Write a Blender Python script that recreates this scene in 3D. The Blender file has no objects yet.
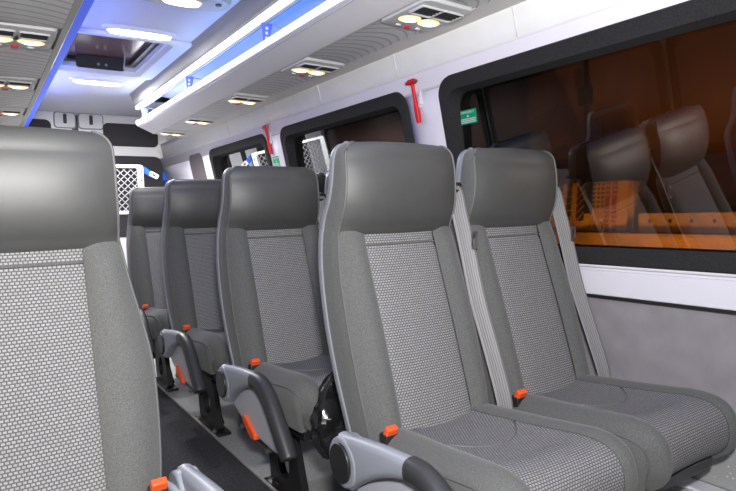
import bpy, bmesh, math, random
from mathutils import Vector, Matrix, noise
random.seed(7)
H = 0.95                      # camera height above the floor; set-building coordinates are relative to it
SC = bpy.context.scene
COL = SC.collection
PI = math.pi

# ------------------------------------------------------------------ materials
def mat(name, col, rough=.6, metal=0., bump=None, var=0., vscale=40., emit=None, es=1., sheen=0., coat=0., spec=.5):
    m = bpy.data.materials.new(name); m.use_nodes = True
    nt = m.node_tree; b = nt.nodes['Principled BSDF']
    b.inputs['Base Color'].default_value = (*col, 1)
    b.inputs['Roughness'].default_value = rough
    b.inputs['Metallic'].default_value = metal
    b.inputs['Specular IOR Level'].default_value = spec
    if sheen: b.inputs['Sheen Weight'].default_value = sheen
    if coat: b.inputs['Coat Weight'].default_value = coat
    if emit:
        b.inputs['Emission Color'].default_value = (*emit, 1); b.inputs['Emission Strength'].default_value = es
    tc = nt.nodes.new('ShaderNodeTexCoord')
    if var:
        n = nt.nodes.new('ShaderNodeTexNoise'); n.inputs['Scale'].default_value = vscale; n.inputs['Detail'].default_value = 3
        nt.links.new(tc.outputs['Object'], n.inputs['Vector'])
        r = nt.nodes.new('ShaderNodeMapRange'); r.inputs[1].default_value = .3; r.inputs[2].default_value = .7
        r.inputs[3].default_value = 1-var; r.inputs[4].default_value = 1+var
        nt.links.new(n.outputs['Fac'], r.inputs[0])
        v = nt.nodes.new('ShaderNodeVectorMath'); v.operation = 'SCALE'; v.inputs[0].default_value = col
        nt.links.new(r.outputs[0], v.inputs['Scale']); nt.links.new(v.outputs[0], b.inputs['Base Color'])
    if bump:
        n = nt.nodes.new('ShaderNodeTexNoise'); n.inputs['Scale'].default_value = bump[0]; n.inputs['Detail'].default_value = 2
        nt.links.new(tc.outputs['Object'], n.inputs['Vector'])
        bp = nt.nodes.new('ShaderNodeBump'); bp.inputs['Strength'].default_value = bump[1]; bp.inputs['Distance'].default_value = bump[2]
        nt.links.new(n.outputs['Fac'], bp.inputs['Height']); nt.links.new(bp.outputs[0], b.inputs['Normal'])
    return m

M = {}
M['fabric'] = mat('charcoal_fabric', (.106,.108,.104), .95, var=.28, vscale=420, bump=(600,.35,.001), sheen=.15, spec=.2)
M['leather'] = mat('charcoal_leather', (.048,.049,.047), .54, bump=(260,.12,.0008), var=.06, vscale=30, spec=1.)
M['piping'] = mat('grey_piping', (.12,.12,.12), .5)
M['darkpiping'] = mat('dark_seam_cord', (.1,.1,.1), .7)
M['plastic'] = mat('grey_blue_plastic', (.27,.285,.33), .42, bump=(500,.08,.0004))
M['plasticlight'] = mat('light_grey_plastic', (.42,.435,.48), .38)
M['shell'] = mat('grey_seat_shell', (.235,.245,.275), .4)
M['black'] = mat('black_plastic', (.018,.018,.019), .38)
M['blackmetal'] = mat('black_steel', (.012,.012,.013), .32, spec=.6)
M['pad'] = mat('black_padded_plastic', (.035,.036,.038), .42, bump=(400,.1,.0005))
M['metal'] = mat('zinc_metal', (.5,.5,.5), .3, 1.)
M['orange'] = mat('orange_plastic', (.85,.10,.02), .35)
M['red'] = mat('red_plastic', (.75,.012,.02), .4)
M['white'] = mat('white_plastic', (.78,.78,.79), .42)
M['lining'] = mat('white_wall_lining', (.80,.78,.85), .5, bump=(60,.05,.001))
M['duct'] = mat('white_duct_panel', (.90,.91,.91), .5, var=.02, vscale=12, bump=(90,.06,.001))
M['cream'] = mat('cream_trim', (.72,.70,.68), .5)
M['sill'] = mat('white_sill', (.78,.77,.83), .4)
M['felt'] = mat('grey_felt', (.285,.27,.285), .95, var=.10, vscale=14, bump=(300,.3,.001), spec=.2)
M['rubber'] = mat('flocked_black_trim', (.024,.024,.025), .85, var=.35, vscale=260, bump=(400,.4,.001), spec=.3)
M['headliner'] = mat('pale_headliner', (.62,.63,.70), .75, bump=(300,.1,.0008))
M['rackwhite'] = mat('rack_white_lip', (.84,.83,.83), .42)
M['grey'] = mat('grey_console', (.66,.67,.67), .45)
M['silver'] = mat('silver_trim', (.42,.42,.41), .42, .2)
M['rail'] = mat('grey_edge_rail', (.24,.24,.25), .5)
M['reardoor'] = mat('white_door_paint', (.86,.86,.85), .35)
M['darkpanel'] = mat('dark_grey_door_panel', (.035,.033,.037), .8, bump=(300,.2,.001))
M['taupe'] = mat('taupe_quarter_panel', (.13,.115,.12), .6)
M['blue'] = mat('blue_webbing', (.01,.09,.55), .6)
M['carpet'] = mat('dark_aisle_carpet', (.05,.05,.053), .98, var=.5, vscale=260, bump=(300,.8,.003), spec=.1)
M['green'] = mat('green_sticker', (.0,.36,.16), .45)
M['bag'] = mat('black_polythene', (.012,.012,.013), .16, spec=.7)
M['netwire'] = mat('net_cord', (.28,.28,.29), .6)
M['led'] = mat('white_led_diffuser', (.8,.8,.8), .4, emit=(.95,.97,1.), es=1.25)
M['lamp'] = mat('ceiling_lamp_diffuser', (.8,.8,.8), .4, emit=(1.,.98,.95), es=5)
M['warm'] = mat('warm_reading_lens', (.8,.7,.5), .3, emit=(1.,.55,.20), es=1.7)
M['warmcore'] = mat('warm_reading_bulb', (.9,.8,.6), .3, emit=(1.,.84,.58), es=3.5)
M['blueled'] = mat('blue_led_strip', (.01,.025,.16), .9, spec=.05, emit=(.045,.09,.60), es=1.)
M['bluebracket'] = mat('blue_glow_bracket', (.12,.14,.75), .35, emit=(.1,.12,.9), es=.25)  # blue LED light on the brackets put into their colour and a faint glow
M['wallfar'] = mat('garage_wall_boards', (.22,.115,.05), .8, var=.25, vscale=3)
M['wood'] = mat('yellow_wood_board', (.60,.38,.11), .6, var=.2, vscale=9)
M['boxred'] = mat('dark_red_box', (.06,.015,.018), .6)
M['yellowcloth'] = mat('ochre_cloth', (.72,.42,.09), .9)
M['pink'] = mat('magenta_thread', (.40,.03,.09), .9)
M['darkthread'] = mat('black_thread', (.03,.022,.015), .9)
M['greenthread'] = mat('olive_thread', (.17,.13,.05), .9)

def weave_mat():
    m = bpy.data.materials.new('woven_seat_cloth'); m.use_nodes = True
    nt = m.node_tree; b = nt.nodes['Principled BSDF']
    b.inputs['Roughness'].default_value = .9; b.inputs['Specular IOR Level'].default_value = .25
    uv = nt.nodes.new('ShaderNodeUVMap')
    br = nt.nodes.new('ShaderNodeTexBrick')
    br.offset = .5
    br.inputs['Color1'].default_value = (.31,.305,.316,1); br.inputs['Color2'].default_value = (.262,.255,.257,1)
    br.inputs['Mortar'].default_value = (.095,.094,.095,1)
    br.inputs['Scale'].default_value = 100.
    br.inputs['Brick Width'].default_value = .82
    br.inputs['Row Height'].default_value = .66
    br.inputs['Mortar Size'].default_value = .13
    br.inputs['Mortar Smooth'].default_value = .25
    nt.links.new(uv.outputs[0], br.inputs['Vector'])
    n = nt.nodes.new('ShaderNodeTexNoise'); n.inputs['Scale'].default_value = 700
    nt.links.new(uv.outputs[0], n.inputs['Vector'])
    mx = nt.nodes.new('ShaderNodeMix'); mx.data_type = 'RGBA'; mx.blend_type = 'MULTIPLY'; mx.inputs[0].default_value = .5
    nt.links.new(br.outputs['Color'], mx.inputs[6]); nt.links.new(n.outputs['Color'], mx.inputs[7])
    hs = nt.nodes.new('ShaderNodeHueSaturation'); hs.inputs['Saturation'].default_value = .3; hs.inputs['Value'].default_value = 1.25
    nt.links.new(mx.outputs[2], hs.inputs['Color'])
    nt.links.new(hs.outputs[0], b.inputs['Base Color'])
    bp = nt.nodes.new('ShaderNodeBump'); bp.inputs['Strength'].default_value = .5; bp.inputs['Distance'].default_value = .0015; bp.invert = True
    nt.links.new(br.outputs['Fac'], bp.inputs['Height']); nt.links.new(bp.outputs[0], b.inputs['Normal'])
    return m
M['weave'] = weave_mat()

def belt_mat():
    m = mat('grey_belt_webbing', (.21,.205,.205), .55)
    nt = m.node_tree; b = nt.nodes['Principled BSDF']
    uv = nt.nodes.new('ShaderNodeUVMap')
    w = nt.nodes.new('ShaderNodeTexWave'); w.bands_direction = 'X'; w.inputs['Scale'].default_value = 45; w.inputs['Distortion'].default_value = 1.5
    nt.links.new(uv.outputs[0], w.inputs['Vector'])
    r = nt.nodes.new('ShaderNodeValToRGB'); r.color_ramp.elements[0].color = (.14,.137,.137,1); r.color_ramp.elements[1].color = (.27,.265,.265,1)
    nt.links.new(w.outputs['Fac'], r.inputs[0]); nt.links.new(r.outputs[0], b.inputs['Base Color'])
    return m
M['belt'] = belt_mat()

def rib_mat():
    m = mat('ribbed_grey_vent_panel', (.36,.37,.365), .5)
    nt = m.node_tree; b = nt.nodes['Principled BSDF']
    uv = nt.nodes.new('ShaderNodeUVMap')
    w = nt.nodes.new('ShaderNodeTexWave'); w.wave_type = 'BANDS'; w.bands_direction = 'Y'; w.wave_profile = 'SAW'
    w.inputs['Scale'].default_value = 1.; w.inputs['Distortion'].default_value = 0.
    nt.links.new(uv.outputs[0], w.inputs['Vector'])
    r = nt.nodes.new('ShaderNodeValToRGB')
    r.color_ramp.elements[0].position = 0; r.color_ramp.elements[0].color = (.36,.365,.365,1)
    r.color_ramp.elements[1].position = .3; r.color_ramp.elements[1].color = (.74,.75,.745,1)
    nt.links.new(w.outputs['Fac'], r.inputs[0]); nt.links.new(r.outputs[0], b.inputs['Base Color'])
    bp = nt.nodes.new('ShaderNodeBump'); bp.inputs['Strength'].default_value = .6; bp.inputs['Distance'].default_value = .004
    nt.links.new(w.outputs['Fac'], bp.inputs['Height']); nt.links.new(bp.outputs[0], b.inputs['Normal'])
    return m
M['ribs'] = rib_mat()

def speckle_mat():
    m = mat('speckled_grey_vinyl', (.36,.37,.37), .35)
    nt = m.node_tree; b = nt.nodes['Principled BSDF']
    tc = nt.nodes.new('ShaderNodeTexCoord')
    v = nt.nodes.new('ShaderNodeTexVoronoi'); v.inputs['Scale'].default_value = 75
    nt.links.new(tc.outputs['Object'], v.inputs['Vector'])
    r = nt.nodes.new('ShaderNodeValToRGB')
    r.color_ramp.elements[0].position = .10; r.color_ramp.elements[0].color = (.78,.78,.78,1)
    r.color_ramp.elements[1].position = .20; r.color_ramp.elements[1].color = (.36,.37,.365,1)
    nt.links.new(v.outputs['Distance'], r.inputs[0]); nt.links.new(r.outputs[0], b.inputs['Base Color'])
    return m
M['speckle'] = speckle_mat()

def glass_mat(name, tint, refl=1.):
    m = bpy.data.materials.new(name); m.use_nodes = True
    nt = m.node_tree; nt.nodes.remove(nt.nodes['Principled BSDF'])
    out = nt.nodes['Material Output']
    t = nt.nodes.new('ShaderNodeBsdfTransparent'); t.inputs[0].default_value = (*tint, 1)
    g = nt.nodes.new('ShaderNodeBsdfGlossy'); g.inputs['Roughness'].default_value = .0; g.inputs[0].default_value = (.95,.97,1,1)
    f = nt.nodes.new('ShaderNodeFresnel'); f.inputs[0].default_value = 1.5
    mu = nt.nodes.new('ShaderNodeMath'); mu.operation = 'MULTIPLY'; mu.inputs[1].default_value = refl; mu.use_clamp = True
    mx = nt.nodes.new('ShaderNodeMixShader')
    nt.links.new(f.outputs[0], mu.inputs[0]); nt.links.new(mu.outputs[0], mx.inputs[0])
    nt.links.new(t.outputs[0], mx.inputs[1]); nt.links.new(g.outputs[0], mx.inputs[2]); nt.links.new(mx.outputs[0], out.inputs[0])
    return m
M['glass'] = glass_mat('tinted_window_glass', (.52,.39,.24), 3.0)
M['hatchglass'] = mat('smoked_hatch_glass', (.13,.075,.065), .18, spec=.7)

# ------------------------------------------------------------------ object helpers
BASE = {}
def finish(o, smooth):
    me = o.data
    for p in me.polygons: p.use_smooth = smooth is not False
    if smooth not in (True, False):
        me.set_sharp_from_angle(angle=math.radians(smooth))

def obj(name, geo, m, parent=None, rel=False, smooth=35, solid=0, bevel=0, sub=0):
    """geo=(verts, faces[, uvs per vert]). Setting coordinates are camera-relative; rel=True means local to the thing."""
    verts, faces = geo[0], geo[1]
    uvs = geo[2] if len(geo) > 2 else None
    verts = [Vector(v) for v in verts]
    if not rel: verts = [v + Vector((0,0,H)) for v in verts]
    loc = Vector((0,0,0))
    if parent is None:
        lo = Vector([min(v[i] for v in verts) for i in range(3)]); hi = Vector([max(v[i] for v in verts) for i in range(3)])
        loc = Vector(((lo.x+hi.x)/2, (lo.y+hi.y)/2, lo.z))
        verts = [v - loc for v in verts]
    elif not rel:
        verts = [v - BASE[parent.name] for v in verts]
    me = bpy.data.meshes.new(name)
    me.from_pydata([v[:] for v in verts], [], faces)
    if uvs:
        l = me.uv_layers.new(name='UVMap')
        for lp in me.loops: l.data[lp.index].uv = uvs[lp.vertex_index]
    me.update()
    bm = bmesh.new(); bm.from_mesh(me)
    bmesh.ops.recalc_face_normals(bm, faces=bm.faces); bm.to_mesh(me); bm.free()
    me.materials.append(m)
    o = bpy.data.objects.new(name, me); COL.objects.link(o)
    o.location = loc
    if parent is not None: o.parent = parent; BASE[o.name] = BASE[parent.name]
    else: BASE[o.name] = loc
    if solid:
        s = o.modifiers.new('Solidify', 'SOLIDIFY'); s.thickness = solid; s.offset = 0
    if bevel:
        b = o.modifiers.new('Bevel', 'BEVEL'); b.width = bevel; b.segments = 3; b.limit_method = 'ANGLE'
    if sub:
        s = o.modifiers.new('Subsurf', 'SUBSURF'); s.levels = sub; s.render_levels = sub
    finish(o, smooth)
    return o

def thing(name, loc, label, cat, group=None):
    o = bpy.data.objects.new(name, None); COL.objects.link(o)
    o.empty_display_size = .1
    o.location = (loc[0], loc[1], loc[2]+H); BASE[o.name] = Vector(o.location)
    tag(o, label, cat, group); return o
def tag(o, label, cat, group=None):
    o['label'] = label; o['category'] = cat
    if group: o['group'] = group
    return o
def struct(name, geo, m, **k):
    o = obj(name, geo, m, **k)
    o['kind'] = 'structure'; return o
def dup(root, loc, label, group=None):
    r = root.copy(); COL.objects.link(r); r.location = loc; r['label'] = label
    if group: r['group'] = group
    for ch in list(root.children):
        c = ch.copy(); COL.objects.link(c); c.parent = r
        for g in ch.children:
            d = g.copy(); COL.objects.link(d); d.parent = c
    return r

def join(*gs):
    V, F, U = [], [], []
    hasuv = all(len(g) > 2 for g in gs)
    for g in gs:
        n = len(V); V += list(g[0]); F += [tuple(i+n for i in f) for f in g[1]]
        if hasuv: U += list(g[2])
    return (V, F, U) if hasuv else (V, F)
def box(x0, x1, y0, y1, z0, z1):
    v = [(x,y,z) for x in (x0,x1) for y in (y0,y1) for z in (z0,z1)]
    return v, [(0,1,3,2),(4,6,7,5),(0,4,5,1),(2,3,7,6),(0,2,6,4),(1,5,7,3)]
def cbox(c, s): return box(c[0]-s[0]/2, c[0]+s[0]/2, c[1]-s[1]/2, c[1]+s[1]/2, c[2]-s[2]/2, c[2]+s[2]/2)
def move(geo, d):
    return ([Vector(v)+Vector(d) for v in geo[0]],) + tuple(geo[1:])
def xform(geo, mtx):
    return ([mtx @ Vector(v) for v in geo[0]],) + tuple(geo[1:])
def grid(rows, uvs=None, closed=False):
    V = [p for r in rows for p in r]; n = len(rows[0]); F = []
    for i in range(len(rows)-1):
        for j in range(n-1 if not closed else n):
            a = i*n+j; b = i*n+(j+1) % n
            F.append((a, b, b+n, a+n))
    U = [q for r in uvs for q in r] if uvs else None
    return (V, F, U) if U else (V, F)
def tube(path, r, n=8, caps=True):
    path = [Vector(p) for p in path]; rows = []
    for i, p in enumerate(path):
        t = (path[min(i+1, len(path)-1)] - path[max(i-1, 0)]).normalized()
        a = Vector((0,0,1)) if abs(t.z) < .9 else Vector((1,0,0))
        u = t.cross(a).normalized(); w = t.cross(u)
        rr = r[i] if isinstance(r, (list, tuple)) else r
        rows.append([p + rr*(math.cos(2*PI*k/n)*u + math.sin(2*PI*k/n)*w) for k in range(n)])
    V, F = grid(rows, closed=True)
    if caps: F += [tuple(range(n-1,-1,-1)), tuple(len(V)-n+k for k in range(n))]
    return V, F
def sweep(path, ups, secs):
    """path points, up vectors, sections list of [(a,b)...] (a along side = t x up, b along up)"""
    path = [Vector(p) for p in path]; rows = []
    for i, p in enumerate(path):
        t = (path[min(i+1, len(path)-1)] - path[max(i-1, 0)]).normalized()
        up = Vector(ups[i]); s = t.cross(up).normalized(); up = s.cross(t)
        rows.append([p + a*s + b*up for a, b in secs[i]])
    V, F = grid(rows, closed=True); n = len(rows[0])
    F += [tuple(range(n-1,-1,-1)), tuple(len(V)-n+k for k in range(n))]
    return V, F
def rrect(w, h, r, n=4):
    pts = []
    for cx, cy, a0 in ((w/2-r, h/2-r, 0), (-w/2+r, h/2-r, PI/2), (-w/2+r, -h/2+r, PI), (w/2-r, -h/2+r, 1.5*PI)):
        for k in range(n+1):
            a = a0 + PI/2*k/n; pts.append((cx+r*math.cos(a), cy+r*math.sin(a)))
    return pts
def prism(outline, f0, f1):
    n = len(outline)
    V = [f0(p) for p in outline] + [f1(p) for p in outline]
    F = [tuple(range(n-1,-1,-1)), tuple(range(n, 2*n))]
    F += [(i, (i+1) % n, n+(i+1) % n, n+i) for i in range(n)]
    return V, F
def ringplate(outer, inner, f0, f1):
    """plate with a hole; outlines have equal length"""
    n = len(outer)
    V = [f0(p) for p in outer] + [f0(p) for p in inner] + [f1(p) for p in outer] + [f1(p) for p in inner]
    F = []
    for i in range(n):
        j = (i+1) % n
        F += [(i, j, n+j, n+i), (2*n+i, 3*n+i, 3*n+j, 2*n+j), (i, 2*n+i, 2*n+j, j), (n+i, n+j, 3*n+j, 3*n+i)]
    return V, F
def smoothpath(pts, n=6):
    pts = [Vector(p) for p in pts]; out = []
    for i in range(len(pts)-1):
        p0 = pts[max(i-1,0)]; p1 = pts[i]; p2 = pts[i+1]; p3 = pts[min(i+2, len(pts)-1)]
        for k in range(n):
            t = k/n
            out.append(.5*((2*p1) + (p2-p0)*t + (2*p0-5*p1+4*p2-p3)*t*t + (-p0+3*p1-3*p2+p3)*t**3))
    out.append(pts[-1]); return out
def lerp(tab, x):
    for i in range(len(tab)-1):
        if x <= tab[i+1][0] or i == len(tab)-2:
            a, b = tab[i], tab[i+1]
            t = (x-a[0])/(b[0]-a[0]); t = max(0, min(1, t))
            return [a[k]+(b[k]-a[k])*t for k in range(1, len(a))]

# ------------------------------------------------------------------ passenger seat (local: x across, -y towards the front, z up from the floor)
#        z     W     yc     ye    yr
BODY = [(.38, .192, -.140, -.105, -.015),(.45,.200,-.122,-.090,.0),(.55,.206,-.092,-.064,.03),(.66,.207,-.058,-.034,.062),
        (.78,.202,-.018,.002,.092),(.86,.194,.008,.022,.106),(.905,.187,.022,.034,.110)]
HEAD = [(.895,.187,.016,.032,.110),(.915,.186,-.002,.026,.107),(.94,.185,-.016,.014,.098),(.975,.183,-.026,.002,.080),(1.02,.181,-.030,-.003,.066),
        (1.06,.180,-.026,-.002,.060),(1.085,.179,-.018,.002,.056)]
def smooth_tab(tab, n):
    P = [Vector((r[0], r[1], r[2])) for r in tab]; Q = [Vector((r[3], r[4], 0)) for r in tab]
    a, b = smoothpath(P, n), smoothpath(Q, n)
    return [(p.x, p.y, p.z, q.x, q.y) for p, q in zip(a, b)]
BODYS = smooth_tab(BODY, 5); HEADS = smooth_tab(HEAD, 4)
ZT, RT = 1.127, .040
for k in range(1, 9):                          # rounding of the top of the headrest
    a = PI/2*k/8
    HEADS.append((ZT-RT-.003+(RT+.003)*math.sin(a), .179-RT*.9*(1-math.cos(a)), -.018+.026*(1-math.cos(a)), .002+.016*(1-math.cos(a)), .055-.004*k/8))
WV = .115
def front_y(x, lv):
    z, W, yc, ye, yr = lv; a = abs(x)
    if a <= WV: return yc + .005*(a/WV)**2
    s = (a-WV)/(W-WV)
    return yc + .005 + (ye-yc-.005)*s**2.2 - .022*math.sin(PI*min(1, s*1.02))**.8*(1 if z < .86 else max(.25, 1-(z-.86)*16))
def head_y(x, lv):
    z, W, yc, ye, yr = lv
    return yc + (ye-yc)*(abs(x)/W)**3.2

def widen(d):
    for k, l in enumerate(BODYS):
        q = max(0, min(1, (.86-l[0])/.24)); BODYS[k] = (l[0], l[1]+d*q*q*(3-2*q)) + l[2:]

def seat_body(t):
    # bolsters and side faces of the backrest (one fabric part)
    geos = []
    for s in (-1, 1):
        rows = []
        for lv in BODYS:
            z, W, yc, ye, yr = lv; r = []
            for k in range(13):
                x = WV + (W-WV)*k/12; r.append((s*x, front_y(x, lv), z))
            rows.append(r)
        geos.append(grid(rows))
        rows = []
        for lv in BODYS[:-1] + HEADS[2:]:
            z, W, yc, ye, yr = lv
            bl = .006
            rows.append([(s*W, ye, z), (s*(W+bl*.8), ye+(yr-ye)*.15, z), (s*(W+bl), ye+(yr-ye)*.5, z), (s*(W+bl*.5), yr, z)])
        geos.append(grid(rows))
    back = obj('backrest', join(*geos), M['fabric'], t, True, smooth=50)
    # woven centre panel
    rows, uvs, v = [], [], 0; last = None
    for lv in BODYS:
        z = lv[0]
        groove = .006*math.exp(-((z-.862)/.006)**2)
        v += 0 if last is None else math.hypot(z-last[0], lv[2]-last[1]); last = (z, lv[2])
        rows.append([(x, front_y(x, lv)+groove+(.003 if abs(x) > WV-.002 else 0), z) for x in [(-WV+2*WV*k/16) for k in range(17)]])
        uvs.append([(-WV+2*WV*k/16, v) for k in range(17)])
    ins = obj('backrest_insert', grid(rows, uvs), M['weave'], t, True, smooth=True)
    ins['label'] = 'pale dashed woven centre panel of the backrest'
    # stitched tuck line across the panel
    lv = lerp([(l[0],)+l for l in BODYS], .862)
    obj('stitched_tuck', tube([(x, front_y(x, lv)+.003, .862) for x in [(-WV+2*WV*k/10) for k in range(11)]], .0028, 6), M['fabric'], ins, True, smooth=True)
    # leather headrest
    rows = []
    z0 = HEADS[0]
    for i, lv in enumerate(HEADS):
        z, W, yc, ye, yr = lv
        r = []
        for k in range(21):
            x = W*(-1+2*k/20)
            sag = -.006*(1-(x/W)**2) if i < 3 else 0        # seam dips in the middle
            crown = .004*(1-(x/W)**2)*(max(0, i-len(HEADS)+9)/8)
            wr = .0045*math.sin(x*150+z*60)*math.exp(-((abs(x)-.165)/.03)**2)*math.exp(-((z-.93)/.02)**2)
            r.append((x, head_y(x, lv)+wr, z+sag+crown))
        rows.append(r)
    lv = HEADS[-1]
    rows.append([(x, y+(lv[4]-y)*.5, z+.001) for x, y, z in rows[-1]])
    rows.append([(x, lv[4]+.004, z-.004) for x, y, z in rows[-1]])
    hr = obj('headrest', grid(rows), M['leather'], t, True, smooth=True)
    hr['label'] = 'smooth dark leather headrest cover'
    path = [(-l[1], l[3]-.001, l[0]) for l in HEADS] + [(x, HEADS[-1][3]-.001+0*x, HEADS[-1][0]) for x in ()] 
    path2 = [(l[1], l[3]-.001, l[0]) for l in HEADS]
    for p_ in (path, path2): obj('piping', tube(p_, .003, 6), M['piping'], hr, True, smooth=True)
    pl = [(-l[1], l[3], l[0]) for l in BODYS]; pr = [(l[1], l[3], l[0]) for l in BODYS]
    for p_ in (pl, pr): obj('piping', tube(p_, .003, 6), M['darkpiping'], back, True, smooth=True)
    # plastic back shell with its visible edge rail
    rows = []
    for lv in BODYS[:-1] + HEADS[2:]:
        z, W, yc, ye, yr = lv
        w = W+.007; y = yr
        rows.append([(-w+.006, y-.009, z), (-w-.001, y-.009, z), (-w-.003, y+.004, z), (-w+.012, y+.026, z), (-w*.5, y+.034, z), (0, y+.037, z),
                     (w*.5, y+.034, z), (w-.012, y+.026, z), (w+.003, y+.004, z), (w+.001, y-.009, z), (w-.006, y-.009, z)])
    lv = HEADS[-1]
    rows.append([(x*.97, lv[4]+(y-lv[4])*.4, z+.005) for x, y, z in rows[-1]])
    rows.append([(x*.97, lv[4], z+.001) for x, y, z in rows[-1]])
    sh = obj('back_shell', grid(rows), M['shell'], t, True, smooth=50)
    sh['label'] = 'light grey plastic back shell and edge rail'

CUSH = [(-.05,.405,.190),(-.12,.417,.197),(-.20,.424,.202),(-.30,.432,.205),(-.40,.442,.206),(-.46,.448,.205),(-.510,.443,.201),
        (-.542,.424,.194),(-.556,.392,.188),(-.556,.355,.184),(-.540,.325,.180),(-.515,.305,.177)]
def seat_cushion(t):
    C = smoothpath(CUSH, 3)
    n = len(C); top_rows, uv, bol = [], [], {-1: [], 1: []}
    v = 0
    for i, c in enumerate(C):
        y, z, W = c
        a, b = C[max(i-1,0)], C[min(i+1,n-1)]
        tv = Vector((0, b.x-a.x, b.y-a.y)).normalized(); nr = Vector((0, -tv.z, tv.y))
        if nr.z < 0 and y > -.48: nr = -nr
        if y <= -.48 and nr.y > 0: nr = -nr
        if i: v += math.hypot(y-C[i-1].x, z-C[i-1].y)
        wv = .112 + .018*min(1, max(0, (-y-.2)/.3))
        wv = min(wv, W-.05)
        P = lambda x, d: Vector((x, y, z)) + nr*d
        dish = -.010 if y > -.45 else -.004
        top_rows.append([P(wv*(-1+2*k/12), dish*(1-(abs(-1+2*k/12))**2.5)-.001) for k in range(13)])
        uv.append([(wv*(-1+2*k/12), -v) for k in range(13)])
        for s in (-1, 1):
            r = []
            for k in range(9):
                q = k/8; x = wv+(W-wv)*q
                r.append(P(s*x, .012*math.sin(PI*q)**.7 - .022*q**3))
            e = r[-1]; zb = .300
            for q in (.12, .5, 1.):
                bt = Vector((s*(W-.012), max(y, -.520), min(zb, e.z-.001)))
                r.append(e.lerp(bt, q) + Vector((s*.007*math.sin(PI*q)+ (s*.004 if q<.2 else 0), 0, 0)))
            bol[s].append(r)
    geos = [grid(bol[-1]), grid(bol[1])]
    # underside
    rows = [[(-.165, y, .302), (.165, y, .302)] for y in (-.05, -.3, -.515)]
    geos.append(grid(rows))
    cu = obj('seat_cushion', join(*geos), M['fabric'], t, True, smooth=50)
    ins = obj('cushion_insert', grid(top_rows, uv), M['weave'], t, True, smooth=True)
    ins['label'] = 'pale dashed woven centre panel of the cushion'
    # curved stitch line across the insert
    pts = []
    for k in range(13):                                          # curved stitch line sewn across the insert
        q = -1+2*k/12; yy = -.27-.075*(1-q*q)
        i = next(i for i in range(n-1) if C[i].x >= yy >= C[i+1].x); f_ = (yy-C[i].x)/(C[i+1].x-C[i].x)
        pts.append(top_rows[i][k].lerp(top_rows[i+1][k], f_))
    obj('stitched_tuck', tube(pts, .0022, 6), M['piping'], ins, True, smooth=True)
    for s in (-1, 1): obj('piping', tube([r[8]+Vector((0,0,.0005)) for r in bol[s]], .0025, 6), M['darkpiping'], cu, True, smooth=True)

def make_leg(t, x, yf=-.36):
    # black pressed plate with a round opening
    outer = []
    N = 32
    quad = [(-.28-.05, .26), (-.12, .26), (-.16, .0), (-.42, .0)]
    # trapezoid resampled around a centre so that it pairs with the hole
    c = Vector((-.265, .125)); R = []
    for k in range(N):
        a = 2*PI*k/N; d = Vector((math.cos(a), math.sin(a))); best = 1e9
        for i in range(4):
            p = Vector(quad[i])-c; q = Vector(quad[(i+1) % 4])-c; e = q-p
            den = d.x*e.y-d.y*e.x
            if abs(den) < 1e-9: continue
            tt = (p.x*e.y-p.y*e.x)/den; u = (p.x*d.y-p.y*d.x)/den
            if tt > 0 and -1e-6 <= u <= 1+1e-6: best = min(best, tt)
        outer.append((c.x+d.x*best, c.y+d.y*best))
    inner = [(c.x+.043*math.cos(2*PI*k/N), c.y-.02+.052*math.sin(2*PI*k/N)) for k in range(N)]
    lg = obj('leg', ringplate(outer, inner, lambda p: (x-.012, p[0], p[1]), lambda p: (x+.012, p[0], p[1])), M['blackmetal'], t, True, smooth=30)
    obj('brace', tube([(x+.03, -.10, .25), (x+.03, -.34, .02)], .011, 8), M['blackmetal'], lg, True)
    f = obj('foot', box(x-.035, x+.035, -.44, -.14, .0, .014), M['blackmetal'], lg, True, bevel=.003)
    for y in (-.40, -.18):
        obj('bolt', tube([(x-.024, y, .012), (x-.024, y, .026)], .010, 6), M['metal'], lg, True)

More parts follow.
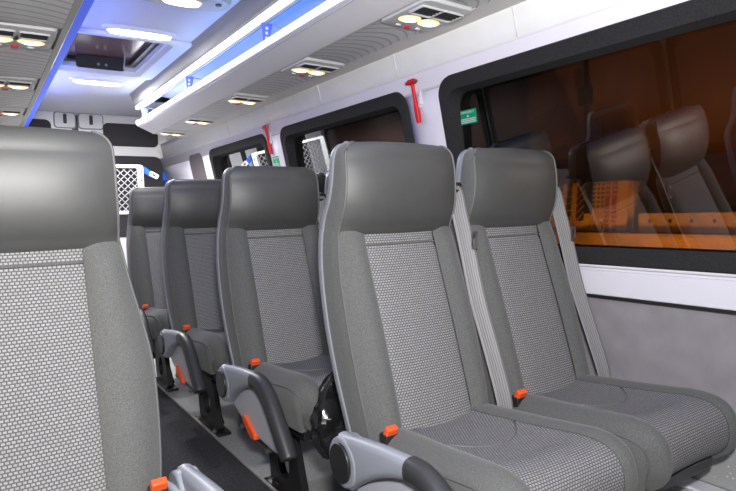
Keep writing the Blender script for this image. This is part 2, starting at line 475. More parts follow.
def make_armrest(t, s, dx=0):
    X = s*(.252+dx)
    path = smoothpath([(X,-.095,.365),(X,-.17,.393),(X,-.26,.418),(X,-.345,.432)], 5)
    secs = []; n = len(path)
    for i in range(n):
        q = i/(n-1); w = .040-.002*q; h = .088*(1-q)**1.5+.046
        secs.append(rrect(w, h, min(w,h)*.42, 3))
    ar = obj('armrest', sweep(path, [(0,0,1)]*n, secs), M['plastic'], t, True, smooth=60)
    ar['label'] = 'grey plastic armrest folded down at the aisle side'
    path = smoothpath([(X,-.335,.431),(X,-.385,.428),(X,-.44,.398),(X,-.50,.336),(X,-.555,.270),(X,-.568,.252)], 5)
    n = len(path); secs = []
    for i in range(n):
        q = i/(n-1); k = 1 if q < .93 else 1-.45*((q-.93)/.07)**2
        secs.append(rrect(.046*k, .050*k, .019*k, 3))
    obj('armrest_pad', sweep(path, [(0,.15,1)]*n, secs), M['pad'], ar, True, smooth=60)
    hub = [(.060*math.cos(2*PI*k/28), .060*math.sin(2*PI*k/28)) for k in range(28)]
    obj('pivot_hub', prism(hub, lambda p: (X-s*.028, -.095+p[0], .365+p[1]), lambda p: (X+s*.022, -.095+p[0], .365+p[1])), M['plastic'], ar, True, bevel=.006)
    cap = [(.043*math.cos(2*PI*k/28), .047*math.sin(2*PI*k/28)) for k in range(28)]
    obj('pivot_cap', prism(cap, lambda p: (X+s*.015, -.095+p[0], .365+p[1]), lambda p: (X+s*.030, -.095+p[0], .365+p[1])), M['black'], ar, True, bevel=.003)
    o = smoothpath([(-.03,.385,0),(-.045,.335,0),(-.10,.285,0),(-.20,.250,0),(-.33,.228,0),(-.455,.225,0),(-.475,.26,0),(-.44,.34,0),(-.36,.405,0),(-.22,.41,0),(-.09,.40,0)], 4)
    o = [(p.x, p.y) for p in o]
    sp = obj('side_panel', prism(o, lambda p: (s*(.238+dx), p[0], p[1]), lambda p: (s*(.213+dx), p[0], p[1])), M['plasticlight'], t, True, bevel=.008, smooth=40)
    sp['label'] = 'pale grey side panel under the armrest'
    w = [(-.20,.262),(-.215,.285),(-.30,.240),(-.30,.222),(-.26,.222)]
    obj('recline_latch', prism(w, lambda p: (s*(.248+dx), p[0], p[1]), lambda p: (s*(.222+dx), p[0], p[1])), M['orange'], sp, True, bevel=.003)
    obj('panel_bracket', box(min(s*(.198+dx),s*(.214+dx)), max(s*(.198+dx),s*(.214+dx)), -.44, -.08, .195, .30), M['blackmetal'], sp, True, bevel=.003)
    for y, z in ((-.16,.225),(-.24,.215),(-.36,.205)):
        obj('bolt', tube([(s*(.20+dx),y,z),(s*(.236+dx),y,z)], .010, 8), M['metal'], sp, True)

def make_buckle(t, s, dx=0):
    X = s*(.178+dx)
    b = obj('belt_buckle', box(X-.017, X+.017, -.168, -.138, .37, .432), M['black'], t, True, bevel=.004)
    bt = obj('release_button', xform(cbox((0,0,0), (.030,.016,.030)), Matrix.Translation((X,-.162,.436)) @ Matrix.Rotation(.5, 4, 'X')), M['red'], b, True, bevel=.003)
    bt.data.materials[0] = M['orange']

def make_belt(t, s):
    X = s*.207
    cent = smoothpath([(X-.004*s,.075,1.035),(X-.002*s,.030,1.012),(X-.002*s,.008,.94),(X,-.022,.83),(X+.002*s,-.058,.69),(X+.001*s,-.112,.55),(X-.006*s,-.158,.44),(X-.010*s,-.170,.385)], 6)
    rows, uv, L = [], [], 0; n = len(cent)
    for i, c in enumerate(cent):
        q = i/(n-1)
        ang = .25+.5*math.sin(q*PI)                              # slight twist along the run
        d = Vector((math.cos(ang), -s*math.sin(ang)*.6, 0)).normalized()*.0235
        if i: L += (c-cent[i-1]).length
        nn = Vector((-d.y, d.x, 0)).normalized()
        rows.append([c+d*(k/3-1)+nn*.003*(1-(k/3-1)**2) for k in range(7)])
        uv.append([(.0235*(k/3-1), L) for k in range(7)])
    be = obj('seat_belt', grid(rows, uv), M['belt'], t, True, smooth=True, solid=.002)
    be['label'] = 'grey seat belt webbing hanging down the side'
    g = ringplate(rrect(.048,.030,.010), rrect(.040,.012,.004), lambda p: (X+p[0], .022, 1.012+p[1]), lambda p: (X+p[0], .032, 1.012+p[1]))
    obj('belt_guide', g, M['black'], be, True, bevel=.002)
    tg = ringplate(rrect(.020,.05,.006), rrect(.012,.03,.004), lambda p: (X+p[0]+.012*s, -.040, .86+p[1]), lambda p: (X+p[0]+.012*s, -.036, .86+p[1]))
    obj('belt_tongue', tg, M['metal'], be, True)

def make_seat(kind, arm, belt, label, group):
    t = bpy.data.objects.new('passenger_seat', None); COL.objects.link(t); BASE[t.name] = Vector((0,0,0))
    tag(t, label, 'seat', group)
    dx = .022 if kind == 'left' else 0
    widen(dx); seat_body(t); seat_cushion(t)
    fr = obj('seat_frame', join(box(-.17,.17,-.50,-.04,.262,.301), box(-.185,-.165,-.10,.0,.262,.42), box(.165,.185,-.10,.0,.262,.42)), M['blackmetal'], t, True, bevel=.004)
    make_leg(t, -.12 if kind == 'aisle' else .10)
    if arm: make_armrest(t, arm, dx)
    make_buckle(t, -1 if belt > 0 else 1, dx); make_belt(t, belt)
    return t

# ------------------------------------------------------------------ the seats
PITCH = .80
aisle_labels = ['grey passenger seat beside the aisle in the nearest row of the right-hand double seats',
                'aisle-side grey seat in second row, directly behind the nearest double seat',
                'aisle-side grey seat in third row of the right-hand double seats',
                'aisle-side grey seat in the rearmost row, smallest and farthest back']
win_labels = ['grey passenger seat beside the large window in the nearest double row, furthest right',
              'window-side grey seat of second row, its headrest edge showing behind the nearest aisle seat',
              'window-side grey seat of third row, mostly hidden behind the second row',
              'window-side grey seat of the rearmost row, beside the rear window']
XA, XW, Y0 = .949, 1.388, 1.25
sa = make_seat('aisle', -1, 1, aisle_labels[0], 'double seats along the right wall'); sa.location = (XA, Y0, 0)
sw = make_seat('window', 0, 1, win_labels[0], 'double seats along the right wall'); sw.location = (XW, Y0, 0)
for k in (1, 2, 3):
    dup(sa, (XA, Y0+PITCH*k, 0), aisle_labels[k]); dup(sw, (XW, Y0+PITCH*k, 0), win_labels[k])
XL, YL = .060, 1.30
sl = make_seat('left', 1, -1, 'large pale grey single seat in the left foreground, cut off by the photo edge', 'single seats along the left wall'); sl.location = (XL, YL, 0)
dup(sl, (XL, YL+PITCH, 0), 'single grey seat behind the left foreground seat, seen reflected in the window')

# ------------------------------------------------------------------ setting: floor, walls, roof
YB, YF = 6.0, -1.0
XLW = -.20
def quadgrid(pts_a, pts_b): return grid([pts_a, pts_b])
struct('floor', box(XLW-.05, 1.78, YF, YB+.1, -1.0, -.95), M['speckle'], smooth=False)
car = obj('aisle_carpet', box(.315, .786, YF+.05, 4.75, -.95, -.944), M['carpet'], smooth=False); tag(car, 'dark charcoal carpet runner along the aisle between the seats', 'carpet')
struct('trim_1', box(.786, .796, YF, 4.75, -.95, -.938), M['silver'], smooth=False)
struct('trim_2', box(.305, .315, YF, 4.75, -.95, -.938), M['silver'], smooth=False)

KL = .2
def wx(z): return 1.7 - KL*max(0, z+.2)
WZ0, WZ1 = -.205, .525
WINS = [(.36, 1.81), (2.0, 3.27), (3.46, 4.57)]
INS = .04
def panel_yz(y0, y1, z0, z1, d=0, n=6):
    rows = [[(wx(z0+(z1-z0)*k/n)+d, y, z0+(z1-z0)*k/n) for k in range(n+1)] for y in (y0, y1)]
    return grid(rows)
# right wall: lower vertical part, then lining around three window openings
parts = [panel_yz(YF, YB, -.95, -.205, .012)]
edges = [YF] + [e for w in sorted(WINS) for e in (w[0]+INS, w[1]-INS)] + [YB]
ws = sorted(WINS)
parts.append(panel_yz(YF, YB, -.205, WZ0+INS)); parts.append(panel_yz(YF, YB, WZ1-INS, .578)); parts.append(panel_yz(YF, YB, .57, .72, .035))
segs = [(YF, ws[0][0]+INS)] + [(ws[i][1]-INS, ws[i+1][0]+INS) for i in range(2)] + [(ws[2][1]-INS, YB)]
for a, b in segs: parts.append(panel_yz(a, b, WZ0+INS, WZ1-INS))
struct('wall_right', join(*parts), M['lining'], solid=.02, smooth=30)
struct('wall_left', box(XLW-.03, XLW, YF, YB, -.95, .66), M['felt'], smooth=False)
for i, (a, b) in enumerate([(.36, 1.81), (2.0, 3.27), (3.46, 5.80)]):
    lw = obj('window_%d' % (i+4), prism([((a+b)/2+p[0], .16+p[1]) for p in rrect(b-a+.16, .73, .08, 6)], lambda p: (XLW+.001, p[0], p[1]), lambda p: (XLW+.018, p[0], p[1])), M['rubber'], bevel=.004); lw['kind'] = 'structure'
    obj('window_pane', prism([((a+b)/2+p[0], .16+p[1]) for p in rrect(b-a+.06, .61, .06, 6)], lambda p: (XLW+.017, p[0], p[1]), lambda p: (XLW+.0195, p[0], p[1])), M['hatchglass'], lw, smooth=False)
struct('wall_front', box(XLW-.03, 1.75, YF-.03, YF, -.95, 1.02), M['felt'], smooth=False)

def frame_map(yc, zc, d):
    return lambda p: (wx(zc+p[1])+d, yc+p[0], zc+p[1])
labels = ['large tinted window beside the nearest seats with black flocked surround', 'middle tinted window behind the nearest aisle headrest', 'rear tinted window beyond the middle one']
for i, (a, b) in enumerate(WINS):
    yc, zc, w, h = (a+b)/2, (WZ0+WZ1)/2, b-a, WZ1-WZ0
    t = bpy.data.objects.new('window_%d' % (i+1), None); COL.objects.link(t); t.location = (wx(zc), yc, zc+H); BASE[t.name] = Vector(t.location)
    t['kind'] = 'structure'
    o1, o2, o3, o4 = rrect(w, h, .085, 8), rrect(w-.03, h-.03, .075, 8), rrect(w-.115, h-.13, .06, 8), rrect(w-.125, h-.14, .055, 8)
    rows = [[frame_map(yc, zc, .006)(p) for p in o1], [frame_map(yc, zc, -.024)(p) for p in o2], [frame_map(yc, zc, -.020)(p) for p in o3], [frame_map(yc, zc, .050)(p) for p in o4]]
    obj('window_frame', grid(rows, closed=True), M['rubber'], t, smooth=40)
    KP = .13
    pm = lambda d: (lambda p: (wx(zc)-KP*p[1]+d, yc+p[0], zc+p[1]))
    obj('window_pane', prism(rrect(w-.10, h-.10, .06, 8), pm(.022), pm(.026)), M['glass'], t, smooth=False)

# sill, dark beads and felt panel under the windows
struct('trim_3', box(1.685, 1.715, YF, YB, -.296, -.215), M['sill'], bevel=.004)
struct('trim_4', box(1.682, 1.715, YF, YB, -.306, -.297), M['black'], smooth=False)
struct('trim_5', box(1.692, 1.715, YF, YB, -.607, -.307), M['felt'], smooth=False)
struct('trim_6', box(1.686, 1.715, YF, YB, -.620, -.608), M['black'], smooth=False)
struct('baseboard_right', join(box(1.675, 1.70, YF, YB, -.80, -.62), box(1.62, 1.70, YF, YB, -.95, -.80)), M['speckle'], bevel=.012)
struct('trim_7', box(1.612, 1.675, YF, YB, -.803, -.793), M['sill'], bevel=.004)

# duct panel above the windows, its trims and cross ribs
prof = [(1.552,.560),(1.540,.562),(1.532,.570),(1.524,.605),(1.518,.635),(1.512,.655),(1.506,.668)]
du = obj('air_duct_cover', grid([[(x, y, z) for x, z in prof] for y in (YF, 5.75)]), M['duct'], smooth=40, solid=.006)
tag(du, 'white air duct cover running along the wall above the windows', 'duct')
for k in range(6):
    y = .70+.668*k
    obj('panel_joint', tube([(x-.002, y, z-.003) for x, z in prof[2:]], .0035, 6), M['white'], du, smooth=True)
struct('trim_8', join(prism([(1.508,.662),(1.512,.674),(1.43,.680),(1.415,.678),(1.418,.664)], lambda p: (p[0], YF, p[1]), lambda p: (p[0], 5.0, p[1]))), M['cream'], bevel=.003)

# ceiling with the roof hatch opening
ZC = .97
HX0, HX1, HY0, HY1 = .47, .93, 3.36, 4.16
def ceil_strip(x0, x1, y0, y1, n=1): return box(x0, x1, y0, y1, ZC, ZC+.02)
struct('ceiling', join(ceil_strip(.285, 1.11, YF, HY0), ceil_strip(.285, 1.11, HY1, 5.20), ceil_strip(.285, HX0, HY0, HY1), ceil_strip(HX1, 1.11, HY0, HY1),
       box(XLW, 1.75, YF, YB, 1.10, 1.12)), M['headliner'], smooth=False)
struct('trim_9', box(XLW, 1.75, 5.20, YB-.02, .970, ZC+.015), M['headliner'], bevel=.01)

# roof hatch
ht = thing('roof_hatch', ((HX0+HX1)/2, (HY0+HY1)/2, ZC), 'smoked roof hatch with pale surround and black handle bar in the ceiling', 'hatch')
hm = lambda d: (lambda p: ((HX0+HX1)/2+p[0], (HY0+HY1)/2+p[1], ZC+d))
hs = lambda pts: [(x, max(y, -.455)) for x, y in pts]
rows = [[hm(-.001)(p) for p in hs(rrect(.74, 1.06, .06, 6))], [hm(-.022)(p) for p in hs(rrect(.70, 1.02, .06, 6))], [hm(-.024)(p) for p in rrect(.52, .86, .04, 6)], [hm(.03)(p) for p in rrect(.46, .80, .03, 6)]]
obj('hatch_surround', grid(rows, closed=True), M['headliner'], ht, smooth=40)
obj('hatch_frame', ringplate(rrect(.462,.802,.03,6), rrect(.38,.70,.03,6), hm(.028), hm(.06)), M['black'], ht, bevel=.004)
obj('hatch_glass', prism(rrect(.40,.72,.03,6), hm(.055), hm(.062)), M['hatchglass'], ht, smooth=False)
hb = obj('handle_bar', prism(rrect(.28,.13,.02,5), lambda p: (.70+p[0], HY1-.115, ZC+.010+p[1]*.6), lambda p: (.70+p[0], HY1-.09, ZC+.012+p[1]*.55)), M['black'], ht, bevel=.004)
for x in (.685, .73): obj('knob', tube([(x, HY1-.115, ZC), (x, HY1-.125, ZC)], .008, 10), M['metal'], hb)
obj('stay_rod', tube([(.83,HY1-.20,ZC+.05),(.83,HY1-.14,ZC-.02)], .004, 6), M['metal'], ht)

# ceiling lamps
def oval(w, h, n=40, p=2.6):
    out = []
    for k in range(n):
        a = 2*PI*k/n; c, s = math.cos(a), math.sin(a)
        out.append((w/2*math.copysign(abs(c)**(2/p), c), h/2*math.copysign(abs(s)**(2/p), s)))
    return out
for lab, y, z in (('oval white ceiling lamp in front of the roof hatch', 3.22, ZC-.002), ('oval white ceiling lamp behind the roof hatch', 4.50, ZC-.002)):
    x = .755
    t = thing('ceiling_lamp', (x, y, z), lab, 'lamp', 'oval ceiling lamps')
    f = lambda d: (lambda p: (x+p[0], y+p[1], z+d))
    obj('lamp_housing', grid([[f(.004)(p) for p in oval(.37,.115)], [f(-.014)(p) for p in oval(.36,.105)], [f(-.016)(p) for p in oval(.32,.075)]], closed=True), M['headliner'], t, smooth=40)
    obj('lamp_diffuser', join(grid([[f(-.015)(p) for p in oval(.322,.076)], [f(-.027)(p) for p in oval(.30,.060)], [f(-.031)(p) for p in oval(.2,.03)]], closed=True), ([f(-.031)(p) for p in oval(.2,.03)], [tuple(range(40))])), M['lamp'], t, smooth=True)
t = thing('courtesy_lamp', (.80, 2.63, ZC), 'oval ceiling lamp with grey rim and warm glowing centre, nearest the camera', 'lamp')
f = lambda d: (lambda p: (.80+p[0], 2.63+p[1], ZC+d))
obj('lamp_housing', grid([[f(.0)(p) for p in oval(.44,.21)], [f(-.022)(p) for p in oval(.42,.19)], [f(-.028)(p) for p in oval(.17,.085)]], closed=True), M['silver'], t, smooth=40)
obj('lamp_diffuser', join(grid([[f(-.026)(p) for p in oval(.172,.087)], [f(-.036)(p) for p in oval(.15,.07)]], closed=True), ([f(-.036)(p) for p in oval(.15,.07)], [tuple(range(40))])), M['warmcore'], t, smooth=True)
obj('switch', tube([(.955,2.60,ZC-.018),(.955,2.60,ZC-.03)], .014, 12), M['black'], t)

# ------------------------------------------------------------------ right luggage rack
RY = 4.88
rk = thing('luggage_rack', (1.30, (YF+RY)/2, .65), 'white overhead luggage rack with glowing edges along the right wall', 'rack')
lip = [(1.214,.668),(1.202,.667),(1.086,.724),(1.086,.730),(1.105,.730),(1.21,.69)]
obj('front_lip', prism(lip, lambda p: (p[0], YF, p[1]), lambda p: (p[0], RY, p[1])), M['rackwhite'], rk, bevel=.003)
sh = obj('shelf', prism([(1.10,.715),(1.62,.715),(1.62,.730),(1.10,.730)], lambda p: (p[0], YF, p[1]), lambda p: (p[0], RY, p[1])), M['headliner'], rk, smooth=False)
obj('end_cap', prism([(1.212,.666),(1.086,.724),(1.080,.768),(1.11,.772),(1.50,.75),(1.50,.668)], lambda p: (p[0], RY-.005, p[1]), lambda p: (p[0], RY+.02, p[1])), M['grey'], rk, bevel=.008)
led = obj('lower_light_strip', prism([(1.084,.731),(1.079,.736),(1.079,.753),(1.084,.758),(1.098,.758),(1.098,.731)], lambda p: (p[0], YF, p[1]), lambda p: (p[0], RY, p[1])), M['led'], rk, bevel=.002)
led['label'] = 'glowing white light strip on the shelf edge'
UY = 4.90
led2 = obj('upper_light_strip', prism([(1.088,.852),(1.084,.857),(1.084,.877),(1.088,.882),(1.105,.882),(1.105,.852)], lambda p: (p[0], YF, p[1]), lambda p: (p[0], UY, p[1])), M['led'], rk, bevel=.002)
led2['label'] = 'glowing white light strip at the ceiling edge'
obj('upper_rail', prism([(1.082,.892),(1.075,.905),(1.045,.972),(1.112,.972),(1.120,.842),(1.108,.842),(1.108,.892)], lambda p: (p[0], YF, p[1]), lambda p: (p[0], UY, p[1])), M['rail'], rk, bevel=.002)
# curved back of the open shelf
arc = [(1.112,.972),(1.30,.970),(1.42,.95),(1.49,.90),(1.53,.82),(1.54,.725)]
obj('shelf_back', grid([[(x, y, z) for x, z in arc] for y in (YF, UY)]), M['headliner'], rk, smooth=True)
bl = obj('blue_light_strip', box(1.105, 1.118, YF, UY, .731, .742), M['blueled'], rk); bl['label'] = 'blue glowing strip inside the shelf'
for y in (1.30, 2.45, 3.60, 4.74):
    pr = [(1.092,.848),(1.145,.848),(1.135,.80),(1.125,.731),(1.092,.731),(1.096,.79)]
    b = obj('bracket', prism(pr, lambda p: (p[0], y-.006, p[1]), lambda p: (p[0], y+.006, p[1])), M['bluebracket'], rk, bevel=.002)
    for q in range(4):
        obj('bracket_slot', cbox((1.109+.002*q, y-.008, .758+.022*q), (.011,.004,.011)), M['white'], b)
    obj('elastic_cord', tube(smoothpath([(1.14,y+.01,.846),(1.20,y+.015,.838),(1.27,y+.02,.80),(1.32,y+.02,.728)], 5), .004, 6), M['silver'], rk, smooth=True)

def ribbed_panel(x0, x1, z0, z1, y0, y1, bulge=.012, flip=1):
    rows, uv = [], []
    n, mth = 10, 18
    for j in range(mth+1):
        q = j/mth; y = y0+(y1-y0)*q
        r, u = [], []
        for k in range(n+1):
            s = k/n
            arc_ = .085*(1-(2*s-1)**2)*flip
            r.append((x0+(x1-x0)*s, y, z0+(z1-z0)*s - bulge*math.sin(PI*s)*math.sin(PI*min(1, max(0, q)))**.4))
            vv = q*(y1-y0)+arc_
            u.append((s*.2, vv*17*(1/ (2*PI))*2.2))
        rows.append(r); uv.append(u)
    return grid(rows, uv)

def console(cx, cy, z, w, L, label, group, slope=0.):
    """overhead console: body, two warm reading lenses, two louvred vents, buttons. w across, L along the bus."""
    t = thing('reading_light_console', (cx, cy, z), label, 'reading light', group)
    f = lambda d, ox=0, oy=0: (lambda p: (cx+ox+p[0], cy+oy+p[1], z+d+slope*(p[0]+ox)))
    obj('console_body', grid([[f(.004)(p) for p in rrect(w, L, .02, 4)], [f(-.010)(p) for p in rrect(w-.006, L-.01, .02, 4)], [f(-.014)(p) for p in rrect(w-.03, L-.05, .02, 4)], [f(-.012)(p) for p in rrect(.02, .05, .009, 4)]], closed=True), M['grey'], t, smooth=40)
    for sx in (-1, 1):
        ox = sx*w*.21
        ln = obj('reading_lens', join(grid([[f(-.012, ox, .035)(p) for p in oval(.088,.074,24,2)], [f(-.0155, ox, .035)(p) for p in oval(.074,.060,24,2)], [f(-.017, ox, .035)(p) for p in oval(.055,.042,24,2)]], closed=True), ([f(-.017, ox, .035)(p) for p in oval(.055,.042,24,2)], [tuple(range(24))])), M['warm'], t, smooth=True)
        obj('bulb', prism(oval(.054,.040,16,2), f(-.0165, ox, .035), f(-.0185, ox, .035)), M['warmcore'], ln, smooth=False)
        vf = obj('air_vent', ringplate(rrect(.092,.082,.008,3), rrect(.080,.070,.006,3), f(-.010, ox*1.02, -.058), f(-.020, ox*1.02, -.058)), M['grey'], t, bevel=.002)
        obj('vent_recess', prism(rrect(.083,.073,.006,3), f(-.0125, ox*1.02, -.058), f(-.0145, ox*1.02, -.058)), M['black'], vf, smooth=False)
        obj('louvre', join(*[prism(rrect(.080,.006,.002,2), f(-.014, ox*1.02, -.058+q*.017), f(-.0180, ox*1.02, -.058+q*.017)) for q in (-1,0,1)]), M['darkpanel'], vf, smooth=False)
        obj('push_button', prism(oval(.022,.012,16,2), f(-.013, ox, .098), f(-.018, ox, .098)), M['white'], t)
    cb = obj('call_button', prism(oval(.024,.013,16,2), f(-.013, 0, .102), f(-.019, 0, .102)), M['red'], t); cb['label'] = 'red call button'
    return t

CY = [1.585, 2.405, 3.23, 4.07, 4.74]
r_lab = ['reading light console over the nearest row, with two lit lenses and black vents', 'reading light console second nearest under the right rack',
         'third reading light console under the right rack, counted from the camera', 'fourth reading light console under the right rack, counted from the camera', 'last reading light console at the far end of the right rack']
for k, y in enumerate(CY):
    console(1.315, y, .668, .205, .27 if k < 4 else .24, r_lab[k], 'consoles under the right rack', -.025)
gaps = [(YF, CY[0]-.137)] + [(CY[i]+.137, CY[i+1]-.137) for i in range(4)]
gaps[0] = (.55, CY[0]-.137)
for a, b in gaps:
    p = obj('ribbed_underside', ribbed_panel(1.212, 1.424, .671, .665, a, b), M['ribs'], rk, smooth=True)
obj('underside_base', box(1.22, 1.52, YF, RY, .695, .705), M['grey'], rk, smooth=False)

# ------------------------------------------------------------------ left overhead duct
LZ = .635
lk = thing('overhead_locker', (.05, (YF+5)/2, LZ), 'grey ribbed overhead panel with silver edge along the left wall', 'locker')
obj('edge_trim', prism([(.268,.632),(.292,.636),(.299,.653),(.294,.656),(.286,.648),(.268,.648)], lambda p: (p[0], YF, p[1]), lambda p: (p[0], 5.2, p[1])), M['silver'], lk, bevel=.003)
bs = obj('blue_light_strip', prism([(.300,.655),(.362,.722),(.357,.727),(.294,.660)], lambda p: (p[0], YF, p[1]), lambda p: (p[0], 5.2, p[1])), M['blueled'], lk); bs['label'] = 'blue glowing strip along the silver edge'
obj('cove_panel', box(.270, .286, YF, 5.2, .652, .968), M['headliner'], lk, smooth=False)
obj('underside_base', box(XLW, .27, YF, 5.2, .655, .665), M['grey'], lk, smooth=False)
LY = [1.54, 2.35, 3.16, 3.97]
l_lab = ['reading light console nearest the camera under the left overhead panel', 'lit reading light console at the top left corner, largest of the left ones',
         'lit reading light console below the top left one, at the photo edge', 'farthest lit reading light console under the left overhead panel']
for k, y in enumerate(LY):
    console(.142, y, .636, .235, .27, l_lab[k], 'consoles under the left panel')
for a, b in [(.3, LY[0]-.137)] + [(LY[i]+.137, LY[i+1]-.137) for i in range(3)] + [(LY[3]+.137, 4.6), (4.6, 5.2)]:
    obj('ribbed_underside', ribbed_panel(-.12, .27, .632, .634, a, b, .014), M['ribs'], lk, smooth=True)

# ------------------------------------------------------------------ rear doors
def rmap(d): return lambda p: (p[0], YB+d, p[1])
def shift(o, cx, cz): return [(cx+p[0], cz+p[1]) for p in o]
for i, (x0, x1) in enumerate([(-.03, .765), (.815, 1.61)]):
    t = bpy.data.objects.new('door_%d' % (i+1), None); COL.objects.link(t); t.location = ((x0+x1)/2, YB, 0); BASE[t.name] = Vector(t.location)
    t['kind'] = 'structure'
    s = 1 if i else -1
    lx = .925 if i else .708
    obj('door_leaf', box(x0, x1, YB, YB+.05, -.95, .985), M['reardoor'], t, bevel=.01)
    hi = 1.275 if i else .345
    obj('upper_panel', prism(shift(rrect(.50, .215, .05, 6), hi, .793), rmap(-.012), rmap(.003)), M['darkpanel'], t, bevel=.006)
    obj('lower_panel', prism(shift(rrect(.62, .78, .10, 8), (x0+x1)/2+s*.05, .205), rmap(-.012), rmap(.003)), M['darkpanel'], t, bevel=.006)
    obj('latch_surround', prism(shift(rrect(.218 if i else .183, .148, .03, 4), lx, .903), rmap(-.006), rmap(.002)), M['rail'], t, bevel=.003)
    hd = obj('latch_plate', prism(shift(rrect(.20 if i else .165, .13, .025, 4), lx, .905), rmap(-.010), rmap(.002)), M['white'], t, bevel=.004)
    obj('latch_handle', prism(shift(rrect(.028, .085, .006, 3), lx, .915), rmap(-.03), rmap(-.008)), M['black'], hd, bevel=.003)
struct('trim_10', box(.765, .815, YB-.005, YB+.03, -.95, .955), M['black'], smooth=False)
struct('wall_rear', join(box(XLW, -.03, YB-.02, YB+.05, -.95, 1.1), box(1.61, 1.78, YB-.02, YB+.05, -.95, 1.1), box(XLW, 1.78, YB+.05, YB+.08, -.95, 1.1)), M['lining'], smooth=False)
# taupe quarter panel behind the last window
qp = [(4.93+p[0], .20+p[1]) for p in rrect(.36, .64, .07, 6)]
qo = obj('quarter_panel', prism(qp, lambda p: (wx(p[1])-.012, p[0], p[1]), lambda p: (wx(p[1])+.005, p[0], p[1])), M['taupe'], bevel=.004); tag(qo, 'dark taupe blank panel on the wall behind the rear window', 'panel')

# luggage guard with mesh
def guard(x0, x1, y, z0, z1, label, lower=None):
    t = thing('luggage_guard', ((x0+x1)/2, y, -.95), label, 'luggage guard')
    fo = obj('guard_frame', join(ringplate(shift(rrect(x1-x0, z1-z0, .02, 3), (x0+x1)/2, (z0+z1)/2), shift(rrect(x1-x0-.09, z1-z0-.05, .015, 3), (x0+x1)/2, (z0+z1)/2), lambda p: (p[0], y-.015, p[1]), lambda p: (p[0], y+.015, p[1])),
                             box(x0+.01, x0+.04, y-.012, y+.012, -.95, z0+.01), box(x1-.04, x1-.01, y-.012, y+.012, -.95, z0+.01)), M['white'], t, bevel=.003)
    bars = []; w, h = x1-x0-.09, z1-z0-.05; a0, b0 = x0+.045, z0+.025; st = .052
    k = -int(h/st)-1
    while k*st < w:
        for sgn in (1, -1):
            p = []
            xa, xb = max(0, k*st), min(w, k*st+h)
            if xb-xa > .02:
                za, zb = xa-k*st, xb-k*st
                if sgn < 0: za, zb = h-za, h-zb
                bars.append(tube([(a0+xa, y+.002*sgn, b0+za), (a0+xb, y+.002*sgn, b0+zb)], .004, 5, False))
        k += 1
    obj('mesh_infill', join(*bars), M['netwire'], t, smooth=True)
    for z in [z0+.06+.07*q for q in range(int((z1-z0)/.07))]:
        obj('rivet', tube([(x1-.022, y-.014, z), (x1-.022, y-.019, z)], .009, 8), M['metal'], fo)
    return t
guard(.36, 1.142, 5.0, .03, .425, 'white framed luggage guard with diamond mesh in front of the rear doors')
st = thing('securing_strap', (1.19, 5.02, .36), 'blue securing strap with white hook beside the luggage guard', 'strap')
obj('webbing', sweep([(1.142,5.0,.395),(1.17,5.0,.372),(1.20,5.0,.352)], [(0,-1,0)]*3, [rrect(.045,.008,.003,2)]*3), M['blue'], st)
obj('hook', xform(ringplate(rrect(.075,.04,.012,3), rrect(.03,.014,.005,3), lambda p: (p[0], -.006, p[1]), lambda p: (p[0], .006, p[1])), Matrix.Translation((1.225,5.0,.345)) @ Matrix.Rotation(.5,4,'Y')), M['white'], st)
sb = thing('door_strap', (1.575, 5.96, .40), 'blue and white strap fixed to the right post of the rear doors', 'strap')
obj('webbing', cbox((1.572,5.962,.395),(.06,.03,.09)), M['blue'], sb, bevel=.012)
obj('cord', tube(smoothpath([(1.51,5.972,.66),(1.535,5.965,.60),(1.56,5.96,.53),(1.572,5.95,.44)],5), .011, 8), M['white'], sb, smooth=True)
obj('cord_end', tube([(1.572,5.95,.35),(1.585,5.95,.30)], .016, 8), M['blue'], sb)

# ------------------------------------------------------------------ hammers, stickers
def hammer(y, z, label):
    x = wx(z)-.014
    t = thing('emergency_hammer', (x, y, z-.09), label, 'hammer', 'emergency hammers on the window pillars')
    hp = [(wx(z+d)-.020, y+.010*math.sin(d*8)*0, z+d) for d in (-.085,-.06,-.02,.02,.06,.075)]
    h = obj('handle', sweep(hp, [(-1,0,0)]*6, [rrect(*s) for s in ((.020,.014,.005,3),(.026,.018,.007,3),(.024,.018,.007,3),(.015,.013,.005,3),(.015,.013,.005,3),(.02,.016,.006,3))]), M['red'], t, smooth=50)
    obj('head', tube([(wx(z+.08)-.022, y+.040, z+.080), (wx(z+.08)-.022, y+.018, z+.082), (wx(z+.08)-.022, y-.012, z+.082), (wx(z+.08)-.022, y-.026, z+.080)], [.006,.012,.012,.010], 10), M['red'], t, smooth=50)
    obj('steel_tip', tube([(wx(z+.08)-.022, y-.026, z+.08), (wx(z+.08)-.022, y-.040, z+.079)], [.008,.002], 10), M['metal'], t)
    obj('holder', join(cbox((wx(z+.03)-.006, y-.028, z+.03), (.018,.014,.09)), cbox((wx(z)-.006, y, z-.01), (.016,.045,.03))), M['white'], t, bevel=.003)
hammer(1.945, .45, 'red emergency hammer on the pillar beside the large window')
hammer(3.43, .462, 'small red emergency hammer on the farther window pillar')

